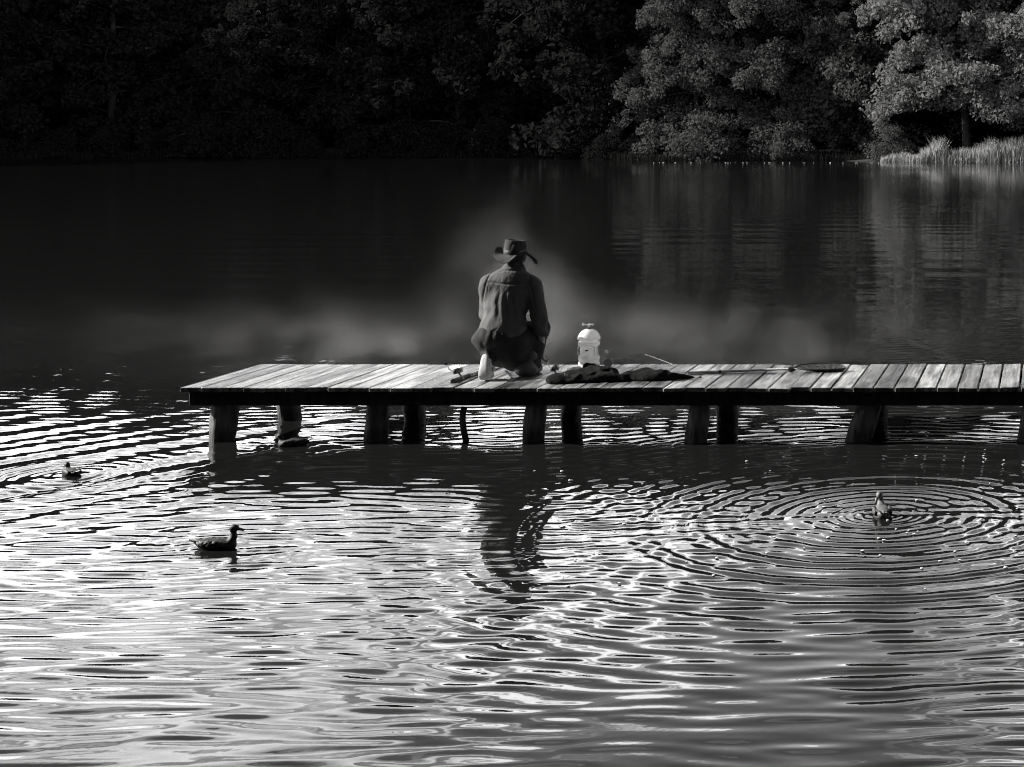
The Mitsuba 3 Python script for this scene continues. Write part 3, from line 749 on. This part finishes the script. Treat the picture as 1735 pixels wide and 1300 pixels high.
def tree_shape(name, seed, H, R, nlimb, per, leaf, mat, low=0.8, droop=0.25):
    r = np.random.default_rng(seed)
    bend = r.normal(0, 0.6, 2)
    tz = np.linspace(-1.0, H * 0.93, 14)
    trunk = np.stack([bend[0] * np.sin(tz / H * 3), bend[1] * np.sin(tz / H * 2.5), tz], 1)
    tm = tube(trunk, np.linspace(0.42, 0.05, 14) * H / 26, 10, bump=0.1, seed=seed)
    limbs, cs, cd = [], [], []
    for i in range(nlimb):
        u = (i + r.uniform(0, 1)) / nlimb
        h = low + (H * 0.96 - low) * u ** 0.9
        prof = (max(0.05, 1 - abs(2 * (h / H) ** 1.1 - 0.75) ** 2.6 / 1.35) ** 0.6) * r.uniform(0.62, 1.12)
        L = R * prof
        az = i * 2.399 + r.normal(0, 0.4)
        base = np.array([np.interp(h * 0.9 - 1, tz, trunk[:, 0]), np.interp(h * 0.9 - 1, tz, trunk[:, 1]), max(h * 0.9 - 0.5, 0.3)])
        out = np.array([math.cos(az), math.sin(az), 0])
        rise = r.uniform(-0.05, 0.35) if h > 4 else r.uniform(0.05, 0.25)
        pts = np.array([base + out * L * t + np.array([0, 0, L * (rise * t * 1.6 - droop * t * t * 1.6)]) for t in np.linspace(0, 1, 7)])
        pts[:, 2] = np.maximum(pts[:, 2], 0.35)
        limbs.append(tube(pts, np.linspace(0.13, 0.02, 7), 5))
        for t in np.linspace(0.28, 1.0, max(3, int(L * 0.95))):
            c = np.array([np.interp(t, np.linspace(0, 1, 7), pts[:, k]) for k in range(3)])
            side = np.array([-out[1], out[0], 0])
            for _ in range(2):
                cs.append(c + side * r.normal(0, 0.16 * L * t + .3) + np.array([0, 0, r.normal(-0.25, 0.6)]))
                cd.append(out)
    cs, cd = np.array(cs), np.array(cd)
    sz = r.uniform(0.40, 1.35, len(cs))
    q = r.normal(size=(len(cs), per, 3))
    q *= (r.uniform(0, 1, (len(cs), per, 1)) ** 0.45) / np.linalg.norm(q, axis=2, keepdims=True)
    off = q * np.array([1.1, 1.1, 0.85]) * sz[:, None, None]
    c = cs[:, None] + off
    c[..., 2] -= 0.25 * (off[..., 0] * cd[:, None, 0] + off[..., 1] * cd[:, None, 1])
    nrm = r.normal(size=c.shape) * 1.0 + np.array([0, 0, 0.45]) + q * 0.5
    keep = r.uniform(size=c.shape[:2]) < np.clip(sz, .5, 1)[:, None]
    c, nrm = c[keep], nrm[keep]
    c[:, 2] = np.maximum(c[:, 2], 0.12)
    crown = quads(c, nrm, leaf * r.uniform(0.65, 1.25, len(c)), r)
    scene[name] = {'type': 'shapegroup', 'trunk': ply(tm, 'm_bark', 60), 'crown': ply(crown, mat, False), **{'branch' + (f'_{k:03d}' if k else ''): ply(l, 'm_bark', True) for k, l in enumerate([cat(*limbs)])}}
    return len(crown[1])


tree_shape('shape_dark0', 1, 25, 7.0, 44, 70, 0.34, 'm_leaf_shaded')
tree_shape('shape_dark1', 2, 28, 6.2, 46, 70, 0.34, 'm_leaf_shaded')
tree_shape('shape_dark2', 3, 23, 6.6, 40, 70, 0.34, 'm_leaf_shaded')
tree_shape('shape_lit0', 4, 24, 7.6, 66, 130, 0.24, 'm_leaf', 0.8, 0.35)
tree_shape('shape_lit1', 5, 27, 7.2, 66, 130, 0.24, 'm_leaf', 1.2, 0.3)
tree_shape('shape_lit2', 6, 25, 8.4, 52, 130, 0.26, 'm_leaf_sunlit', 5.2, 0.2)
tree_shape('shape_bush', 7, 5.5, 3.2, 16, 60, 0.22, 'm_leaf', 0.3, 0.2)


def ground_z(x, y):
    return float(land_height(np.array([[float(x)]]), np.array([[float(y)]]))[0, 0])


def inst(key, shape, x, y, rz, s=1.0, sz=1.0):
    scene[key] = {'type': 'instance', 'shapegroup': {'type': 'ref', 'id': shape}, 'to_world': T().translate([x, y, ground_z(x, y)]).rotate([0, 0, 1], rz).scale([s, s, s * sz])}


ordn = ['first', 'second', 'third', 'fourth', 'fifth', 'sixth', 'seventh', 'eighth', 'ninth', 'tenth', 'eleventh']
xs = np.linspace(-117, -48, 9)
for i, tx in enumerate(xs):
    key = 'tree' + (f'_{i:03d}' if i else '')
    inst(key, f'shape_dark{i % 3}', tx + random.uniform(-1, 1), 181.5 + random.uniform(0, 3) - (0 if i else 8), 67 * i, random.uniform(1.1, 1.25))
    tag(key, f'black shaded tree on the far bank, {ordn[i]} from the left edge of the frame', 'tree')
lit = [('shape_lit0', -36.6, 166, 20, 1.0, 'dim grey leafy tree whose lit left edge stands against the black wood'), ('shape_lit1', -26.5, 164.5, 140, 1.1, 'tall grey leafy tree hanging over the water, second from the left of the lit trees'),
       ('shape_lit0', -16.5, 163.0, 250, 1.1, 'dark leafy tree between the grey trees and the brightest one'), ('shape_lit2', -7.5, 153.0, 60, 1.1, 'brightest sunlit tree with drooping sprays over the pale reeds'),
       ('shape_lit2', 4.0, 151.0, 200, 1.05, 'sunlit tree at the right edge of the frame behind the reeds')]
for k, (sh, tx, ty, rz, s, lb) in enumerate(lit):
    key = f'tree_{len(xs) + k:03d}'
    inst(key, sh, tx, ty, rz, s)
    tag(key, lb, 'tree')
for k, (tx, ty, s, lb) in enumerate([(-34.5, 158.3, 1.0, 'round grey waterside bush under the lit trees, leftmost of three'), (-26.0, 157.6, .8, 'low grey waterside bush in the middle of three under the lit trees'), (-14.8, 151.5, .7, 'leafy waterside bush at the left end of the pale reeds')]):
    key = 'bush' + (f'_{k:03d}' if k else '')
    inst(key, 'shape_bush', tx, ty, 100 * k, s)
    tag(key, lb, 'bush')

tree_shape('shape_scrub', 8, 5.0, 3.0, 16, 60, 0.24, 'm_leaf_shaded', 0.3, 0.2)
for k, tx in enumerate(np.arange(-124, -44, 4.6)):
    ty = np.interp(tx, [-124, -104, -72, -52, -46], [166, 177, 178, 175, 163]) + 1.0 + random.uniform(-1.2, 1.0)
    inst(f'bank_undergrowth__{k + 1:03d}', 'shape_scrub', tx + random.uniform(-1.5, 1.5), ty, 77 * k, random.uniform(.5, 1.15))
tag('bank_undergrowth', 'black undergrowth hanging over the shaded far bank', 'undergrowth', kind='stuff')
n = 1
def wood(x, y, s=1.0):
    global n
    inst(f'background_wood__{n:03d}', f'shape_dark{random.randrange(3)}', x, y, random.uniform(0, 360), s)
    n += 1
for tx in np.arange(-230, 45, 8.0):
    for row in range(2):
        ty = (190 if tx < -48 else 176 if tx < -15 else 166) + 9 * row
        wood(tx + random.uniform(-2, 2), ty + random.uniform(-2, 2), random.uniform(1.48, 1.7))
tag('background_wood', 'dense dark wood behind the trees of the far bank', 'wood', kind='stuff')
ring = LAKE.buffer(6).exterior
n0_, n = n, 1
for t in np.arange(0, ring.length, 8.0):
    q = ring.interpolate(t)
    if (q.x < -122 and q.y < 190) or (q.y < 158 and (q.x > 18 or q.y < 10)):
        near_side = q.y < 12
        yy = q.y - (9 if near_side else 0)
        scene[f'shore_wood__{n:03d}'] = {'type': 'instance', 'shapegroup': {'type': 'ref', 'id': f'shape_dark{n % 3}'}, 'to_world': T().translate([q.x, yy, ground_z(q.x, yy)]).rotate([0, 0, 1], 47 * n % 360).scale(random.uniform(1.25, 1.45) if near_side else random.uniform(1.2, 1.4))}
        n += 1
for row, tx in [(k, t) for k in range(3) for t in np.arange(-90, 75, 7.5)]:  # unseen rows behind the camera, added to block sky light from the pier
    ty = -19 - n % 3 - 9 * row
    scene[f'shore_wood__{n:03d}'] = {'type': 'instance', 'shapegroup': {'type': 'ref', 'id': f'shape_dark{n % 3}'}, 'to_world': T().translate([tx, ty, ground_z(tx, ty)]).rotate([0, 0, 1], 47 * n % 360).scale(1.6)}
    n += 1
tag('shore_wood', 'woods around the near and side banks of the lake, unseen near rows added to block sky light', 'wood', kind='stuff')

# reeds and bank grass, floating blossoms
def blades(cx, cy, h, w, r):
    m = len(cx)
    a = r.uniform(0, 2 * np.pi, m)
    lean = r.uniform(0.05, 0.45, m) * h
    t = np.stack([np.cos(a), np.sin(a), 0 * a], 1)
    s = np.stack([-np.sin(a), np.cos(a), 0 * a], 1) * (w / 2)[:, None]
    b = np.stack([cx, cy, np.full(m, -0.1)], 1)
    mid = b + t * (lean * .3)[:, None] + np.array([0, 0, 1]) * (h * .62)[:, None]
    tip = b + t * lean[:, None] + np.array([0, 0, 1]) * h[:, None]
    v = np.stack([b - s * .7, b + s * .7, mid - s, mid + s, tip], 1).reshape(-1, 3)
    k = np.arange(m) * 5
    return v, np.vstack([np.stack([k, k + 1, k + 3], 1), np.stack([k, k + 3, k + 2], 1), np.stack([k + 2, k + 3, k + 4], 1)])


r = np.random.default_rng(5)
m_ = 9000
cx = r.uniform(-15.5, 8, m_)
cy = np.interp(cx, [-15, 4, 8], [149.5, 145.5, 145]) + r.uniform(-1.5, 2.5, m_)
dens_ = 0.55 + 0.9 * (meshkit.fbm(np.stack([cx * .5, cy * 0, cx * 0], 1), 3, 2) - .5) * 2
hh = r.uniform(0.5, 2.5, m_) * np.clip(dens_ + .35, .35, 1.1) * np.clip((cx + 17) / 6, .45, 1)
put('reeds', blades(cx, cy, hh, r.uniform(.05, .12, m_), r), 'm_reed', False, label='pale sunlit reed bed along the far bank at the right', cat='reeds', kind='stuff')
m_ = 6000
cx = r.uniform(-120, -15, m_)
edge = np.interp(cx, [-124, -104, -72, -52, -46, -38, -22, 0], [166, 177, 178, 175, 163, 157, 155.5, 155])
put('bank_grass', blades(cx, edge + r.uniform(-.8, .8, m_), r.uniform(.3, 1.1, m_), r.uniform(.05, .12, m_), r), 'm_leaf_shaded', False, label='low dim grass fringe along the shaded far bank', cat='grass', kind='stuff')
m_ = 36
cx = r.uniform(-36, -14, m_)
cy = 143 + r.normal(0, .8, m_)
put('floating_blossoms', cat(*[trimesh.creation.icosphere(1, r.uniform(.02, .055)).apply_transform(np.diag([1.3, 1, .7, 1])).apply_translation((a, b, .05)) for a, b in zip(cx, cy)]), 'm_blossom', True,
    label='row of tiny white floating specks on the far water under the trees', cat='water blossoms', kind='stuff')

# pale specks adrift near the pier
m_ = 60
fr = np.random.default_rng(9)
px_, py_ = fr.uniform(900, 1735, m_), fr.uniform(770, 1000, m_)
pos = [on_water(a, b) for a, b in zip(px_, py_)]
put('floating_specks', cat(*[trimesh.creation.icosphere(1, fr.uniform(.004, .010)).apply_transform(np.diag([1.5, 1, .5, 1])).apply_translation((q[0], q[1], .006)) for q in pos]), 'm_plastic', True,
    label='tiny pale specks adrift on the water between the pier and the preening duck', cat='specks', kind='stuff')

# ------------------------------------------------------------------ mist rising off the water
lo, hi = np.array([-15.0, 14.9, 0.06]), np.array([3.0, 33.0, 3.2])
nx, ny, nz = 130, 90, 34
g = np.stack(np.meshgrid(*[np.linspace(lo[k], hi[k], q) for k, q in ((0, nx), (1, ny), (2, nz))], indexing='ij'), -1)
den = np.zeros(g.shape[:3])
for c, s, a in (((-5.75, 16.9, .5), (.55, .45, .75), .30), ((-5.7, 16.5, 1.1), (.42, .35, .45), .16), ((-7.9, 17.6, .1), (1.0, .6, .40), .22), ((-3.4, 17.0, .08), (1.7, .6, .34), .16), ((-5.2, 17.5, .2), (1.2, .6, .35), .12), ((-6.5, 19.5, .12), (5.0, 1.5, .24), .035)):
    den += a * np.exp(-(((g - c) / s) ** 2).sum(-1))
gw = g + 0.7 * (np.stack([meshkit.fbm(g * .9 + k, 2, 50 + k) for k in (0, 30, 60)], -1) - .5)
den *= 0.04 + np.clip((meshkit.fbm(gw * np.array([2.6, 1.2, 1.3]) + 5, 4, 17) - .42) / .16, 0, 2.2) ** 1.4
for ax in range(3):
    e = np.linspace(0, 1, g.shape[ax])
    wnd = np.clip(np.minimum(e, 1 - e) / .1, 0, 1) if ax < 2 else np.clip((1 - e) / .2, 0, 1)
    den *= wnd.reshape([-1 if k == ax else 1 for k in range(3)])
TW = T().translate(list(lo)).scale(list(hi - lo))
scene['mist_medium'] = {'type': 'heterogeneous', 'albedo': {'type': 'constvolume', 'value': {'type': 'rgb', 'value': [.97, .97, .97]}}, 'scale': 0.5,
                        'sigma_t': {'type': 'gridvolume', 'grid': mi.VolumeGrid(np.ascontiguousarray(den.transpose(2, 1, 0)[..., None], dtype=np.float32)), 'to_world': TW},
                        'phase': {'type': 'hg', 'g': 0.2}}
scene['mist'] = {'type': 'cube', 'to_world': T().translate(list((lo + hi) / 2)).scale(list((hi - lo) / 2)), 'bsdf': {'type': 'null'}, 'interior': {'type': 'ref', 'id': 'mist_medium'}}
tag('mist', 'thin morning mist drifting over the water behind the pier', 'mist', kind='stuff')
